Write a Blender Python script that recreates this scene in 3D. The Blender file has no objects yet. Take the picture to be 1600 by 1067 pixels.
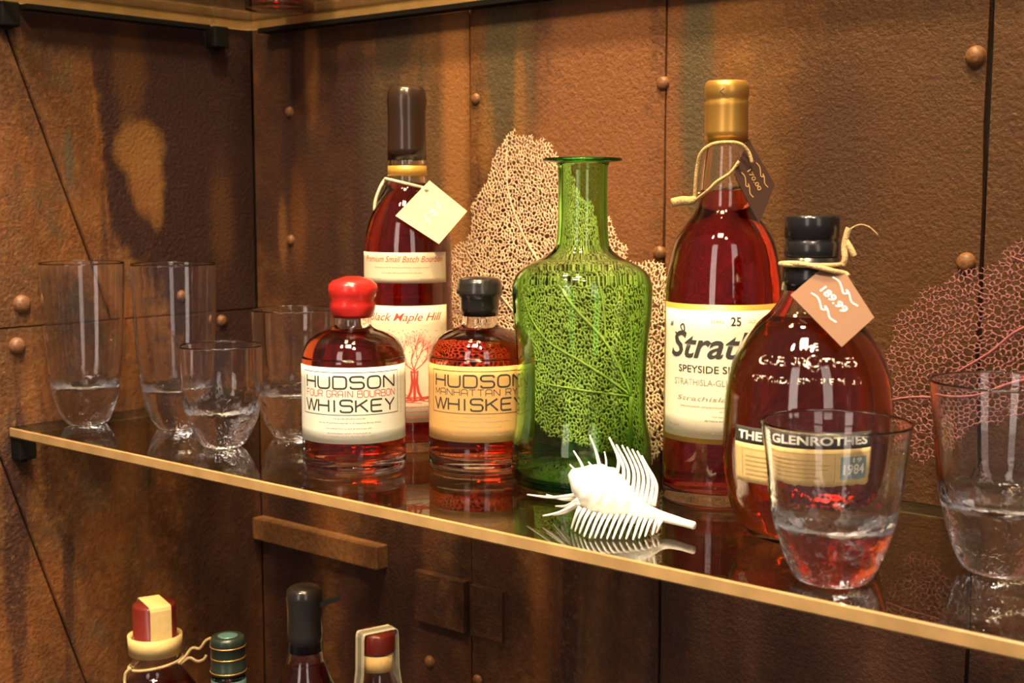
import bpy, bmesh, math, random
from mathutils import Vector, Matrix, noise
from mathutils.geometry import delaunay_2d_cdt
S = bpy.context.scene
COL = S.collection
PI = math.pi
mm = 0.001

# ------------------------------------------------------------------ camera
CAM = Vector((1.16884, -0.94127, 0.215))
FWD = Vector((-0.64438, 0.75715, -0.10724)).normalized()
cd = bpy.data.cameras.new('camera'); cam = bpy.data.objects.new('camera', cd); COL.objects.link(cam)
cam.location = CAM
cam.rotation_euler = FWD.to_track_quat('-Z', 'Y').to_euler()
cd.sensor_width = 36.0; cd.lens = 36.0 * 2100 / 1600; cd.clip_start = 0.02
cd.dof.use_dof = True; cd.dof.focus_distance = 0.98; cd.dof.aperture_fstop = 11.0
S.camera = cam

# ------------------------------------------------------------------ world, lights, exposure
w = bpy.data.worlds.new('room'); S.world = w; w.use_nodes = True
w.node_tree.nodes['Background'].inputs[0].default_value = (0.95, 0.78, 0.74, 1)
w.node_tree.nodes['Background'].inputs[1].default_value = 0.14
def area(name, loc, target, energy, size, color, size_y=None, spread=180):
    l = bpy.data.lights.new(name, 'AREA'); o = bpy.data.objects.new(name, l); COL.objects.link(o)
    l.energy = energy; l.color = color; l.spread = math.radians(spread)
    if size_y: l.shape = 'RECTANGLE'; l.size = size; l.size_y = size_y
    else: l.shape = 'DISK'; l.size = size
    o.location = loc; o.rotation_euler = (Vector(target) - Vector(loc)).to_track_quat('-Z', 'Y').to_euler()
    return o
WARM = (1.0, 0.78, 0.52)
area('ceiling_spot_light', (0.66, -0.44, 1.60), (0.54, -0.12, 0.12), 9.2, 0.15, WARM, spread=62)
area('ceiling_spot_light', (0.24, -0.44, 1.60), (0.18, -0.14, 0.05), 3.6, 0.15, WARM, spread=70)
area('ceiling_spot_light', (1.40, -1.10, 1.70), (0.66, -0.20, 0.08), 5.6, 0.15, WARM, spread=60)
area('ceiling_spot_light', (0.55, -1.45, 1.85), (0.48, -0.18, 0.10), 6.2, 0.15, WARM, spread=60)
area('ceiling_panel_light', (1.1, -1.5, 2.4), (0.6, -0.4, 0.0), 24, 0.5, (1.0, 0.86, 0.72), 0.35)
area('room_window_light', (3.4, -2.0, 1.1), (0.3, -0.2, 0.2), 16, 0.75, (1.0, 0.82, 0.72), 2.4)
area('room_window_light', (1.2, -3.6, 1.1), (0.4, -0.2, 0.2), 22, 0.75, (1.0, 0.82, 0.72), 2.4)
S.view_settings.view_transform = 'Standard'; S.view_settings.look = 'None'
S.view_settings.exposure = 0.0; S.view_settings.gamma = 1.0; S.view_settings.use_curve_mapping = False
S.cycles.max_bounces = 20; S.cycles.transmission_bounces = 20; S.cycles.glossy_bounces = 8
S.cycles.diffuse_bounces = 3; S.cycles.transparent_max_bounces = 24
S.cycles.sample_clamp_indirect = 25.0; S.cycles.blur_glossy = 0.4

# ------------------------------------------------------------------ materials
MAT = {}
class NT:
    def __init__(s, name):
        s.m = bpy.data.materials.new(name); s.m.use_nodes = True; s.t = s.m.node_tree
        s.t.nodes.clear(); s.out = s.t.nodes.new('ShaderNodeOutputMaterial'); MAT[name] = s.m
    def n(s, typ, **kw):
        nd = s.t.nodes.new(typ)
        for k, v in kw.items():
            if k in nd.inputs.keys(): nd.inputs[k].default_value = v
            else: setattr(nd, k, v)
        return nd
    def l(s, a, b): s.t.links.new(a, b)
    def math(s, op, a, b=None, c=None, clamp=False):
        nd = s.t.nodes.new('ShaderNodeMath'); nd.operation = op; nd.use_clamp = clamp
        for i, v in enumerate((a, b, c)):
            if v is None: continue
            if isinstance(v, (int, float)): nd.inputs[i].default_value = v
            else: s.l(v, nd.inputs[i])
        return nd.outputs[0]
    def mix(s, f, a, b):
        nd = s.t.nodes.new('ShaderNodeMix'); nd.data_type = 'RGBA'
        for i, v in ((0, f), (6, a), (7, b)):
            if isinstance(v, (int, float)): nd.inputs[i].default_value = v
            elif isinstance(v, tuple): nd.inputs[i].default_value = (*v, 1)
            else: s.l(v, nd.inputs[i])
        return nd.outputs[2]
    def smooth(s, v, a, b):
        nd = s.t.nodes.new('ShaderNodeMapRange'); nd.interpolation_type = 'SMOOTHSTEP'
        s.l(v, nd.inputs[0]); nd.inputs[1].default_value = a; nd.inputs[2].default_value = b
        return nd.outputs[0]

def plain(name, col, rough=0.6, metal=0.0, spec=0.5, bump=0, bscale=200, coat=0, var=0.0):
    g = NT(name); p = g.n('ShaderNodeBsdfPrincipled')
    p.inputs['Base Color'].default_value = (*col, 1); p.inputs['Roughness'].default_value = rough
    p.inputs['Metallic'].default_value = metal; p.inputs['Specular IOR Level'].default_value = spec
    p.inputs['Coat Weight'].default_value = coat
    if bump or var:
        tc = g.n('ShaderNodeTexCoord'); nz = g.n('ShaderNodeTexNoise', Scale=bscale, Detail=4.0)
        g.l(tc.outputs['Object'], nz.inputs['Vector'])
        if bump:
            b = g.n('ShaderNodeBump', Strength=bump, Distance=0.001)
            g.l(nz.outputs[0], b.inputs['Height']); g.l(b.outputs[0], p.inputs['Normal'])
        if var:
            d = tuple(c * (1 - var) for c in col)
            g.l(g.mix(g.smooth(nz.outputs[0], .3, .7), d, col), p.inputs['Base Color'])
    g.l(p.outputs[0], g.out.inputs[0]); return g.m

def glass(name, ior=1.45, col=(1, 1, 1), absorb=None, dens=0, bump=0, bscale=60, zfade=None):
    g = NT(name); b = g.n('ShaderNodeBsdfGlass', IOR=ior, Roughness=0.0); b.inputs['Color'].default_value = (*col, 1)
    if bump:
        tc = g.n('ShaderNodeTexCoord'); nz = g.n('ShaderNodeTexNoise', Scale=bscale, Detail=2.0)
        g.l(tc.outputs['Object'], nz.inputs['Vector'])
        bp = g.n('ShaderNodeBump', Strength=bump, Distance=0.003)
        hgt = nz.outputs[0]
        if zfade:
            sx = g.n('ShaderNodeSeparateXYZ'); g.l(tc.outputs['Object'], sx.inputs[0])
            hgt = g.math('MULTIPLY', hgt, g.smooth(sx.outputs[2], zfade[0], zfade[1]))
        g.l(hgt, bp.inputs['Height']); g.l(bp.outputs[0], b.inputs['Normal'])
    g.l(b.outputs[0], g.out.inputs[0])
    if absorb:
        v = g.n('ShaderNodeVolumeAbsorption', Density=dens); v.inputs['Color'].default_value = (*absorb, 1)
        g.l(v.outputs[0], g.out.inputs[1])
    return g.m

def pane(name, tint):
    # flat float glass: clear with angle-dependent mirror reflection (Schlick)
    g = NT(name); geo = g.n('ShaderNodeNewGeometry')
    dt = g.n('ShaderNodeVectorMath', operation='DOT_PRODUCT'); g.l(geo.outputs['Normal'], dt.inputs[0]); g.l(geo.outputs['Incoming'], dt.inputs[1])
    c = g.math('ABSOLUTE', dt.outputs['Value']); k = g.math('SUBTRACT', 1.0, c)
    r = g.math('MULTIPLY_ADD', g.math('POWER', k, 5.0), 0.95, 0.05, clamp=True)
    t = g.n('ShaderNodeBsdfTransparent'); t.inputs[0].default_value = (*tint, 1)
    gl = g.n('ShaderNodeBsdfGlossy', Roughness=0.015)
    m = g.n('ShaderNodeMixShader'); g.l(r, m.inputs[0]); g.l(t.outputs[0], m.inputs[1]); g.l(gl.outputs[0], m.inputs[2])
    g.l(m.outputs[0], g.out.inputs[0]); return g.m

def rust(name, axis, blobs=(), lines=()):
    """oxidised steel plate: orange rust, dark mill scale, grey-green bare streaks. axis: horizontal axis of the wall.
    blobs: (h, z, rh, rz, soft, colour, amount) stains with their own shapes."""
    g = NT(name); tc = g.n('ShaderNodeTexCoord'); P = tc.outputs['Object']
    sx = g.n('ShaderNodeSeparateXYZ'); g.l(P, sx.inputs[0])
    h = sx.outputs[axis]; z = sx.outputs[2]
    def nz(scale, det=5.0, vec=None, rough=0.6, off=(0, 0, 0)):
        mp = g.n('ShaderNodeMapping'); g.l(P, mp.inputs[0]); mp.inputs['Location'].default_value = off
        if vec: mp.inputs['Scale'].default_value = vec
        t = g.n('ShaderNodeTexNoise', Scale=scale, Detail=det, Roughness=rough); g.l(mp.outputs[0], t.inputs['Vector']); return t.outputs[0]
    big = nz(7.0, 8.0, rough=.68); fine = nz(420.0, 3.0); mid = nz(38.0, 7.0, off=(3, 1, 2), rough=.7); patchy = nz(15.0, 8.0, (1, 1, .55), off=(5, 8, 1), rough=.7)
    streak = nz(16.0, 6.0, (1, 1, 0.13), off=(7, 2, 5), rough=.65); streak2 = nz(26.0, 5.0, (1, 1, 0.10), off=(1, 9, 4))
    ORANGE = (0.189, 0.066, 0.017); BROWN = (0.086, 0.036, 0.014); DARK = (0.031, 0.0125, 0.0125); GREY = (0.079, 0.062, 0.036); TAN = (0.227, 0.108, 0.032)
    c = g.mix(g.smooth(big, .38, .64), BROWN, ORANGE)
    c = g.mix(g.math('MULTIPLY', g.smooth(mid, .44, .68), 0.50), c, TAN)
    c = g.mix(g.math('MULTIPLY', g.smooth(streak, .48, .64), 0.60), c, BROWN)
    c = g.mix(g.math('MULTIPLY', g.smooth(patchy, .53, .62), 0.60), c, GREY)
    c = g.mix(g.math('MULTIPLY', g.smooth(streak2, .52, .62), 0.70), c, DARK)
    speck = nz(150.0, 4.0, off=(2, 6, 3), rough=.7)
    c = g.mix(g.math('MULTIPLY', g.smooth(speck, .52, .70), 0.35), c, (0.32, 0.15, 0.055))
    c = g.mix(g.math('MULTIPLY', g.smooth(speck, .46, .30), 0.45), c, (0.045, 0.020, 0.013))
    wob = g.math('MULTIPLY_ADD', mid, 1.0, -0.5); wob2 = g.math('MULTIPLY_ADD', streak, 1.2, -0.6)
    cols = dict(y=(0.275, 0.118, 0.040), n=(0.066, 0.0285, 0.0112), x=(0.190, 0.076, 0.034), o=ORANGE, b=BROWN, d=DARK, g=GREY, t=TAN)
    for (bh, bz, rh, rz, soft, col, amt) in blobs:
        u = g.math('DIVIDE', g.math('SUBTRACT', h, bh), rh); v = g.math('DIVIDE', g.math('SUBTRACT', z, bz), rz)
        d = g.math('SQRT', g.math('ADD', g.math('MULTIPLY', u, u), g.math('MULTIPLY', v, v)))
        d = g.math('ADD', g.math('ADD', d, wob), wob2)
        c = g.mix(g.math('MULTIPLY', g.smooth(d, 1.0 + soft, 1.0 - soft), amt), c, cols[col])
    c = g.mix(g.math('MULTIPLY', g.smooth(fine, .50, .75), 0.14), c, (0.30, 0.15, 0.055))
    c = g.mix(g.math('MULTIPLY', g.smooth(fine, .48, .25), 0.5), c, (0.04, 0.016, 0.009))
    p = g.n('ShaderNodeBsdfPrincipled'); g.l(c, p.inputs['Base Color'])
    p.inputs['Roughness'].default_value = 0.55; p.inputs['Specular IOR Level'].default_value = 0.35
    b = g.n('ShaderNodeBump', Strength=0.8, Distance=0.0016)
    hh = g.math('ADD', g.math('MULTIPLY', nz(260.0, 3.0, off=(4, 4, 4)), 1.0), g.math('MULTIPLY', mid, 0.8))
    g.l(hh, b.inputs['Height']); g.l(b.outputs[0], p.inputs['Normal'])
    g.l(p.outputs[0], g.out.inputs[0]); return g.m

rust('rust_back', 0, blobs=[
    (0.10, 0.24, 0.115, 0.22, .30, 'd', .75), (0.095, 0.35, 0.010, 0.060, .5, 'y', .6), (0.045, 0.175, 0.007, 0.035, .5, 'y', .5), (0.07, 0.19, 0.012, 0.05, .5, 'o', .5),
    (0.215, 0.37, 0.030, 0.045, .3, 'd', .95), (0.15, 0.31, 0.030, 0.05, .4, 'd', .8), (0.185, 0.24, 0.018, 0.10, .6, 'd', .6), (0.30, 0.352, 0.03, 0.012, .5, 'b', .8), (0.23, 0.28, 0.055, 0.15, .4, 'g', .45), (0.298, 0.30, 0.016, 0.18, .5, 'y', .85),
    (0.385, 0.36, 0.055, 0.10, .45, 'g', .85), (0.352, 0.34, 0.014, 0.09, .5, 'g', .9), (0.405, 0.34, 0.013, 0.10, .5, 'd', .6), (0.432, 0.36, 0.010, 0.07, .5, 'g', .8), (0.378, 0.29, 0.006, 0.06, .6, 't', .7), (0.337, 0.27, 0.010, 0.04, .5, 't', .6), (0.47, 0.24, 0.075, 0.20, .4, 'x', .95),
    (0.567, 0.31, 0.016, 0.11, .4, 'g', 1.0), (0.572, 0.22, 0.010, 0.05, .5, 'g', .6), (0.61, 0.26, 0.030, 0.20, .5, 't', .5), (0.690, 0.24, 0.040, 0.10, .5, 'b', .85),
    (0.74, 0.20, 0.14, 0.32, .5, 'n', .85), (0.95, 0.22, 0.18, 0.32, .4, 'n', .85), (0.690, 0.23, 0.035, 0.09, .5, 'd', .45),
    (0.04, -0.22, 0.05, 0.2, .4, 'd', .8), (0.21, -0.25, 0.10, 0.15, .4, 'd', .85), (0.33, -0.2, 0.05, 0.12, .4, 'd', .5),  # darker patches low on the wall, below the bottle shelf
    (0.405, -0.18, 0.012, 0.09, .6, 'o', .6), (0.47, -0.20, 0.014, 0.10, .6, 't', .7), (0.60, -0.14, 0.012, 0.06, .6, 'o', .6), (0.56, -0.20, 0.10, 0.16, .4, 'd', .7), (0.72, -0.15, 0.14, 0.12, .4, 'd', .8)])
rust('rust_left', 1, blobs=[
    (-0.05, 0.25, 0.095, 0.28, .15, 'd', 1.0), (-0.21, 0.385, 0.10, 0.035, .25, 'd', .8), (-0.145, 0.33, 0.05, 0.10, .15, 'd', .95),  # shade of the upper shelf and its contents, painted into the rust colour
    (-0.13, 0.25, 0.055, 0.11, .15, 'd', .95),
    (-0.138, 0.232, 0.018, 0.034, .3, 'y', .75), (-0.146, 0.262, 0.026, 0.026, .3, 't', .85), (-0.155, 0.345, 0.016, 0.045, .6, 'b', .9), (-0.128, 0.205, 0.008, 0.022, .4, 't', .7), (-0.225, 0.25, 0.006, 0.03, .4, 'g', .9),  # tan patches here paint the light gap in that shade
    (-0.045, 0.19, 0.016, 0.06, .5, 'b', .7), (-0.06, -0.15, 0.05, 0.18, .35, 'd', .8), (-0.02, -0.2, 0.02, 0.2, .4, 'd', .6)])  # last ones: darker patches below the bottle shelf
rust('rust_iron', 0)
plain('gap_black', (0.010, 0.008, 0.007), 0.9)
plain('rivet_iron', (0.20, 0.085, 0.032), 0.5, 0.0, bump=0.5, bscale=300, var=0.4)
pane('shelf_glass', (0.86, 0.82, 0.70))
plain('shelf_edge', (0.46, 0.28, 0.11), 0.28, 0.0, 0.7, var=0.25, bscale=40)
plain('edge_dark', (0.055, 0.048, 0.030), 0.25)
plain('ledge_iron', (0.20, 0.088, 0.030), 0.6, bump=.6, bscale=250, var=.45)
plain('clip_metal', (0.006, 0.0055, 0.005), 0.6, spec=.15)
glass('clear_glass', 1.48, bump=0.55, bscale=110, zfade=(.062, .030))
glass('bottle_glass', 1.47)
glass('green_glass', 1.47, absorb=(0.36, 0.905, 0.08), dens=310, bump=0.06, bscale=30)
glass('whisky_red', 1.36, absorb=(0.93, 0.42, 0.06), dens=60)
glass('whisky_dark', 1.36, absorb=(0.91, 0.22, 0.05), dens=70)
glass('whisky_amber', 1.36, absorb=(0.94, 0.50, 0.08), dens=44)
plain('paper_white', (0.66, 0.63, 0.52), 0.7, bump=.05, bscale=500)
plain('paper_cream', (0.68, 0.56, 0.38), 0.7)
plain('paper_kraft', (0.5, 0.27, 0.085), 0.7)
plain('paper_ivory', (0.7, 0.64, 0.46), 0.7)
plain('paper_straw', (0.70, 0.50, 0.20), 0.7, var=.1)
plain('gold_foil', (0.62, 0.36, 0.09), 0.35, 0.75)
plain('gold_line', (0.55, 0.32, 0.06), 0.4, 0.3)
plain('ink_black', (0.030, 0.028, 0.024), 0.7)
plain('ink_grey', (0.26, 0.22, 0.16), 0.7)
plain('ink_red', (0.52, 0.05, 0.025), 0.7)
plain('ink_pink', (0.62, 0.22, 0.14), 0.7)
plain('ink_white', (0.85, 0.80, 0.70), 0.6)
plain('ink_blue', (0.22, 0.33, 0.33), 0.6)
plain('ink_tan', (0.42, 0.25, 0.10), 0.7)
plain('wax_red', (0.42, 0.015, 0.012), 0.28, coat=.3, bump=.3, bscale=90)
plain('wax_black', (0.014, 0.012, 0.011), 0.25, coat=.3, bump=.2, bscale=70)
plain('wax_brown', (0.028, 0.015, 0.010), 0.25, coat=.3, bump=.2, bscale=70)
plain('cap_black', (0.009, 0.009, 0.010), 0.22, coat=.2)
plain('cap_redbrown', (0.14, 0.015, 0.010), 0.3, coat=.3)
plain('cork_brown', (0.13, 0.05, 0.018), 0.6, var=.4, bscale=120)
plain('cap_green', (0.020, 0.030, 0.022), 0.3, 0.3)
plain('foil_teal', (0.10, 0.20, 0.19), 0.35, 0.4)
plain('twine', (0.62, 0.43, 0.20), 0.9, bump=.8, bscale=900, var=.4)
plain('twine_white', (0.80, 0.70, 0.52), 0.9, bump=.8, bscale=900, var=.25)
plain('tag_cream', (0.66, 0.5, 0.34), 0.75)
plain('tag_tan', (0.19, 0.095, 0.052), 0.75)
plain('tag_brown', (0.040, 0.018, 0.016), 0.6)
plain('coral_cream', (0.60, 0.41, 0.30), 0.8, var=.25, bscale=60)
plain('coral_mauve', (0.21, 0.078, 0.086), 0.8, var=.3, bscale=60)
plain('coral_mauve_stem', (0.29, 0.092, 0.11), 0.8)
plain('shell_white', (0.92, 0.88, 0.78), 0.4, bump=.1, bscale=200)
plain('strip_grey', (0.30, 0.30, 0.27), 0.7)

def raised(name):  # pale noise flecks painted in place of highlights on the embossed glass letters
    g = NT(name); p = g.n('ShaderNodeBsdfPrincipled', Roughness=.15); p.inputs['Base Color'].default_value = (.85, .72, .62, 1)
    tc = g.n('ShaderNodeTexCoord'); nz = g.n('ShaderNodeTexNoise', Scale=330.0, Detail=1.0); g.l(tc.outputs['Object'], nz.inputs['Vector'])
    t = g.n('ShaderNodeBsdfTransparent'); m = g.n('ShaderNodeMixShader'); g.l(g.smooth(nz.outputs[0], .44, .70), m.inputs[0]); g.l(t.outputs[0], m.inputs[1]); g.l(p.outputs[0], m.inputs[2])
    g.l(m.outputs[0], g.out.inputs[0])
raised('letter_glints')

# ------------------------------------------------------------------ object helpers
def tag(o, label=None, cat=None, group=None, kind=None):
    if label: o['label'] = label
    if cat: o['category'] = cat
    if group: o['group'] = group
    if kind: o['kind'] = kind
    return o
def empty(name, loc=(0, 0, 0), rz=0.0, label=None, cat=None, group=None):
    o = bpy.data.objects.new(name, None); COL.objects.link(o); o.empty_display_size = .02
    o.location = loc; o.rotation_euler = (0, 0, rz); return tag(o, label, cat, group)
def obj(name, vf, mat, parent=None, smooth=True, angle=None):
    me = bpy.data.meshes.new(name); me.from_pydata([tuple(v) for v in vf[0]], [], vf[1]); me.update()
    me.materials.append(MAT[mat])
    if smooth:
        me.polygons.foreach_set('use_smooth', [True] * len(me.polygons))
        if angle is not None: me.set_sharp_from_angle(angle=math.radians(angle))
    o = bpy.data.objects.new(name, me); COL.objects.link(o); o.parent = parent
    if name in ('small_print', 'leaf_print', 'raised_lettering'): o['kind'] = 'stuff'
    return o
def join(*vfs):
    V, F = [], []
    for v, f in vfs:
        n = len(V); V += list(v); F += [tuple(i + n for i in q) for q in f]
    return V, F
def lathe(prof, seg=64, rfun=None):
    """closed surface of revolution; first and last points may lie on the axis (r=0)"""
    V, F, rings = [], [], []
    for r, z in prof:
        if r < 1e-6: rings.append([len(V)]); V.append((0, 0, z))
        else:
            rings.append(list(range(len(V), len(V) + seg)))
            for i in range(seg):
                a = 2 * PI * i / seg; k = rfun(a, z) if rfun else 1.0
                V.append((r * k * math.cos(a), r * k * math.sin(a), z))
    for A, B in zip(rings[:-1], rings[1:]):
        for i in range(seg):
            j = (i + 1) % seg
            if len(A) == 1 and len(B) == 1: continue
            if len(A) == 1: F.append((A[0], B[j], B[i]))
            elif len(B) == 1: F.append((A[i], A[j], B[0]))
            else: F.append((A[i], A[j], B[j], B[i]))
    return V, F
def MMp(p): return [(r * mm, z * mm) for r, z in p]
def dense(prof, n=6):
    """Catmull-Rom resample of a profile"""
    out = []
    for i in range(len(prof) - 1):
        p0 = prof[max(i - 1, 0)]; p1 = prof[i]; p2 = prof[i + 1]; p3 = prof[min(i + 2, len(prof) - 1)]
        for k in range(n):
            t = k / n
            out.append(tuple(0.5 * (2 * p1[c] + (p2[c] - p0[c]) * t + (2 * p0[c] - 5 * p1[c] + 4 * p2[c] - p3[c]) * t * t + (3 * p1[c] - p0[c] - 3 * p2[c] + p3[c]) * t ** 3) for c in range(len(p1))))
    out.append(tuple(prof[-1])); return out
def tube(pts, rad, sides=8, cap=True):
    pts = [Vector(p) for p in pts]; n = len(pts)
    R = rad if isinstance(rad, (list, tuple)) else [rad] * n
    V, F = [], []
    t0 = (pts[1] - pts[0]).normalized(); up = Vector((0, 0, 1)) if abs(t0.z) < .9 else Vector((1, 0, 0))
    nrm = t0.cross(up).normalized()
    for i, p in enumerate(pts):
        t = (pts[min(i + 1, n - 1)] - pts[max(i - 1, 0)]).normalized()
        nrm = (nrm - t * nrm.dot(t)).normalized(); b = t.cross(nrm)
        for k in range(sides):
            a = 2 * PI * k / sides; V.append(p + (nrm * math.cos(a) + b * math.sin(a)) * R[i])
    for i in range(n - 1):
        for k in range(sides):
            j = (k + 1) % sides; F.append((i * sides + k, i * sides + j, (i + 1) * sides + j, (i + 1) * sides + k))
    if cap:
        F.append(tuple(range(sides - 1, -1, -1))); F.append(tuple((n - 1) * sides + k for k in range(sides)))
    return V, F
def boxm(x0, x1, y0, y1, z0, z1, bev=0.0):
    bm = bmesh.new(); bmesh.ops.create_cube(bm, size=1.0)
    for v in bm.verts:
        v.co = Vector(((x0 + x1) / 2 + v.co.x * (x1 - x0), (y0 + y1) / 2 + v.co.y * (y1 - y0), (z0 + z1) / 2 + v.co.z * (z1 - z0)))
    if bev: bmesh.ops.bevel(bm, geom=bm.edges[:], offset=bev, segments=2, affect='EDGES', profile=.5)
    bm.verts.index_update(); vf = ([v.co.copy() for v in bm.verts], [tuple(v.index for v in f.verts) for f in bm.faces]); bm.free(); return vf
def prism(poly, fn, d0, d1):
    """extrude a 2D polygon: fn(a,b,d) -> 3D"""
    n = len(poly); V = [fn(a, b, d0) for a, b in poly] + [fn(a, b, d1) for a, b in poly]
    F = [tuple(range(n - 1, -1, -1)), tuple(range(n, 2 * n))] + [(i, (i + 1) % n, n + (i + 1) % n, n + i) for i in range(n)]
    return V, F
def fixn(vf):
    bm = bmesh.new(); vs = [bm.verts.new(v) for v in vf[0]]
    for f in vf[1]:
        try: bm.faces.new([vs[i] for i in f])
        except ValueError: pass
    bmesh.ops.recalc_face_normals(bm, faces=bm.faces[:]); bm.verts.index_update()
    r = ([v.co.copy() for v in bm.verts], [tuple(v.index for v in f.verts) for f in bm.faces]); bm.free(); return r

# ---- flat lettering -------------------------------------------------
def text2d(s, width, height, shear=0.0, bold=0.0, slice_=0.0022):
    """lettering as a flat mesh filling width x height, centred on x=0, y from 0; sliced so that it can wrap round a bottle"""
    cu = bpy.data.curves.new('t', 'FONT'); cu.body = s; cu.size = 1.0; cu.shear = shear; cu.offset = bold; cu.resolution_u = 3
    ob = bpy.data.objects.new('t', cu); COL.objects.link(ob)
    me = bpy.data.meshes.new_from_object(ob); bpy.data.objects.remove(ob); bpy.data.curves.remove(cu)
    bm = bmesh.new(); bm.from_mesh(me); bpy.data.meshes.remove(me)
    xs = [v.co.x for v in bm.verts]; ys = [v.co.y for v in bm.verts]
    x0, x1, y0, y1 = min(xs), max(xs), min(ys), max(ys)
    for v in bm.verts: v.co = Vector(((v.co.x - (x0 + x1) / 2) / (x1 - x0) * width, (v.co.y - y0) / (y1 - y0) * height, 0))
    if slice_:
        k = -width / 2 + slice_
        while k < width / 2:
            bmesh.ops.bisect_plane(bm, geom=bm.verts[:] + bm.edges[:] + bm.faces[:], plane_co=(k, 0, 0), plane_no=(1, 0, 0)); k += slice_
    bm.verts.index_update(); r = ([v.co.copy() for v in bm.verts], [tuple(v.index for v in f.verts) for f in bm.faces]); bm.free()
    return r
def ribbon(pts, wd, step=0.0018):
    """flat pen stroke in 2D; wd may be a list"""
    P = []; n = len(pts); W = wd if isinstance(wd, (list, tuple)) else [wd] * n
    for i in range(n - 1):
        a, b = Vector(pts[i]), Vector(pts[i + 1]); m = max(1, int((b - a).length / step))
        for k in range(m): P.append((a.lerp(b, k / m), W[i] + (W[i + 1] - W[i]) * k / m))
    P.append((Vector(pts[-1]), W[-1]))
    V, F = [], []
    for i, (p, q) in enumerate(P):
        a = P[max(i - 1, 0)][0]; b = P[min(i + 1, len(P) - 1)][0]; t = (b - a)
        t = t.normalized() if t.length > 1e-9 else Vector((1, 0))
        e = Vector((-t.y, t.x)) * q / 2
        V += [(p.x + e.x, p.y + e.y, 0), (p.x - e.x, p.y - e.y, 0)]
        if i: F.append((2 * i - 2, 2 * i - 1, 2 * i + 1, 2 * i))
    return V, F
def rr(path, r, closed=False):
    """round the corners of a unit-box polyline"""
    out = []; n = len(path)
    for i, p in enumerate(path):
        p = Vector(p)
        if not closed and i in (0, n - 1): out.append(p); continue
        a = Vector(path[i - 1]); b = Vector(path[(i + 1) % n])
        da, db = (a - p), (b - p); ra = min(r, da.length * .5); rb = min(r, db.length * .5)
        s, e = p + da.normalized() * ra, p + db.normalized() * rb
        for k in range(5):
            t = k / 4; out.append(s * (1 - t) ** 2 + p * 2 * t * (1 - t) + e * t * t)
    if closed: out.append(out[0].copy())
    return out
WIDE = {'H': [[(0, 0), (0, 1)], [(1, 0), (1, 1)], [(0, .52), (1, .52)]], 'U': [rr([(0, 1), (0, 0), (1, 0), (1, 1)], .3)],
        'D': [rr([(0, 0), (1, 0), (1, 1), (0, 1)], .3) , [(0, 0), (0, 1)]], 'S': [rr([(.97, .8), (.97, 1), (0, 1), (0, .53), (1, .53), (1, 0), (.03, 0), (.03, .2)], .28)],
        'O': [rr([(0, 0), (0, 1), (1, 1), (1, 0)], .35, True)], 'N': [[(0, 0), (0, 1)], [(0, 1), (1, 0)], [(1, 0), (1, 1)]],
        'W': [[(-.1, 1), (.22, 0)], [(.22, 0), (.5, 1)], [(.5, 1), (.78, 0)], [(.78, 0), (1.1, 1)]], 'I': [[(.5, 0), (.5, 1)]],
        'K': [[(0, 0), (0, 1)], [(0, .42), (.95, 1)], [(.35, .6), (1, 0)]], 'E': [rr([(1, 1), (0, 1), (0, 0), (1, 0)], .2), [(0, .52), (.9, .52)]],
        'Y': [[(0, 1), (.5, .45)], [(1, 1), (.5, .45)], [(.5, .45), (.5, 0)]], 'F': [[(0, 0), (0, 1)], [(0, 1), (1, 1)], [(0, .5), (.85, .5)]],
        'R': [[(0, 0), (0, 1)], rr([(0, 1), (1, 1), (1, .45), (0, .45)], .25), [(.6, .45), (1, 0)]], 'G': [rr([(1, .8), (1, 1), (0, 1), (0, 0), (1, 0), (1, .5), (.55, .5)], .28)],
        'A': [rr([(0, 0), (0, 1), (1, 1), (1, 0)], .35), [(0, .4), (1, .4)]], 'B': [rr([(0, 0), (0, 1), (.95, 1), (.95, .52), (.1, .52)], .2), rr([(.1, .52), (1, .52), (1, 0), (0, 0)], .2)],
        'M': [[(0, 0), (0, 1)], [(0, 1), (.5, .2)], [(.5, .2), (1, 1)], [(1, 1), (1, 0)]], 'T': [[(0, 1), (1, 1)], [(.5, 1), (.5, 0)]]}
def wide(s, width, height, stroke):
    """extended square-shouldered capitals, drawn with a pen"""
    adv = [0.45 if c in ' I' else (1.18 if c == 'W' else 1.0) for c in s]; gap = 0.28
    tot = sum(adv) + gap * (len(s) - 1); u = width / tot; x = -width / 2; parts = []
    for c, a in zip(s, adv):
        for path in WIDE.get(c, []):
            parts.append(ribbon([(x + (p[0] if c != 'I' else .225 / .45 * .45 + (p[0] - .5)) * u * (a if c != 'I' else 1.0), p[1] * height) for p in path], stroke))
        x += (a + gap) * u
    return join(*parts)
def micro(width, height, seed, density=.8):
    """a row of print too small to read: tiny word-length dashes"""
    r = random.Random(seed); x = -width / 2; parts = []
    while x < width / 2:
        wl = r.uniform(.6, 2.6) * height
        k = x
        while k < min(x + wl, width / 2):
            s = r.uniform(.28, .5) * height
            y0 = r.uniform(0, .25) * height; parts.append(ribbon([(k, y0 + height * .25), (k + s, y0 + height * .25)], height * r.uniform(.35, .7), step=1)); k += s * 1.45
        x += wl + height * .55
    return join(*parts)
def frame2d(x0, x1, y0, y1, wd):
    return join(ribbon([(x0, y0), (x1, y0)], wd), ribbon([(x0, y1), (x1, y1)], wd), ribbon([(x0, y0), (x0, y1)], wd), ribbon([(x1, y0), (x1, y1)], wd))
def shift(vf, dx, dy, s=1.0): return [(v[0] * s + dx, v[1] * s + dy, 0) for v in vf[0]], vf[1]
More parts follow.
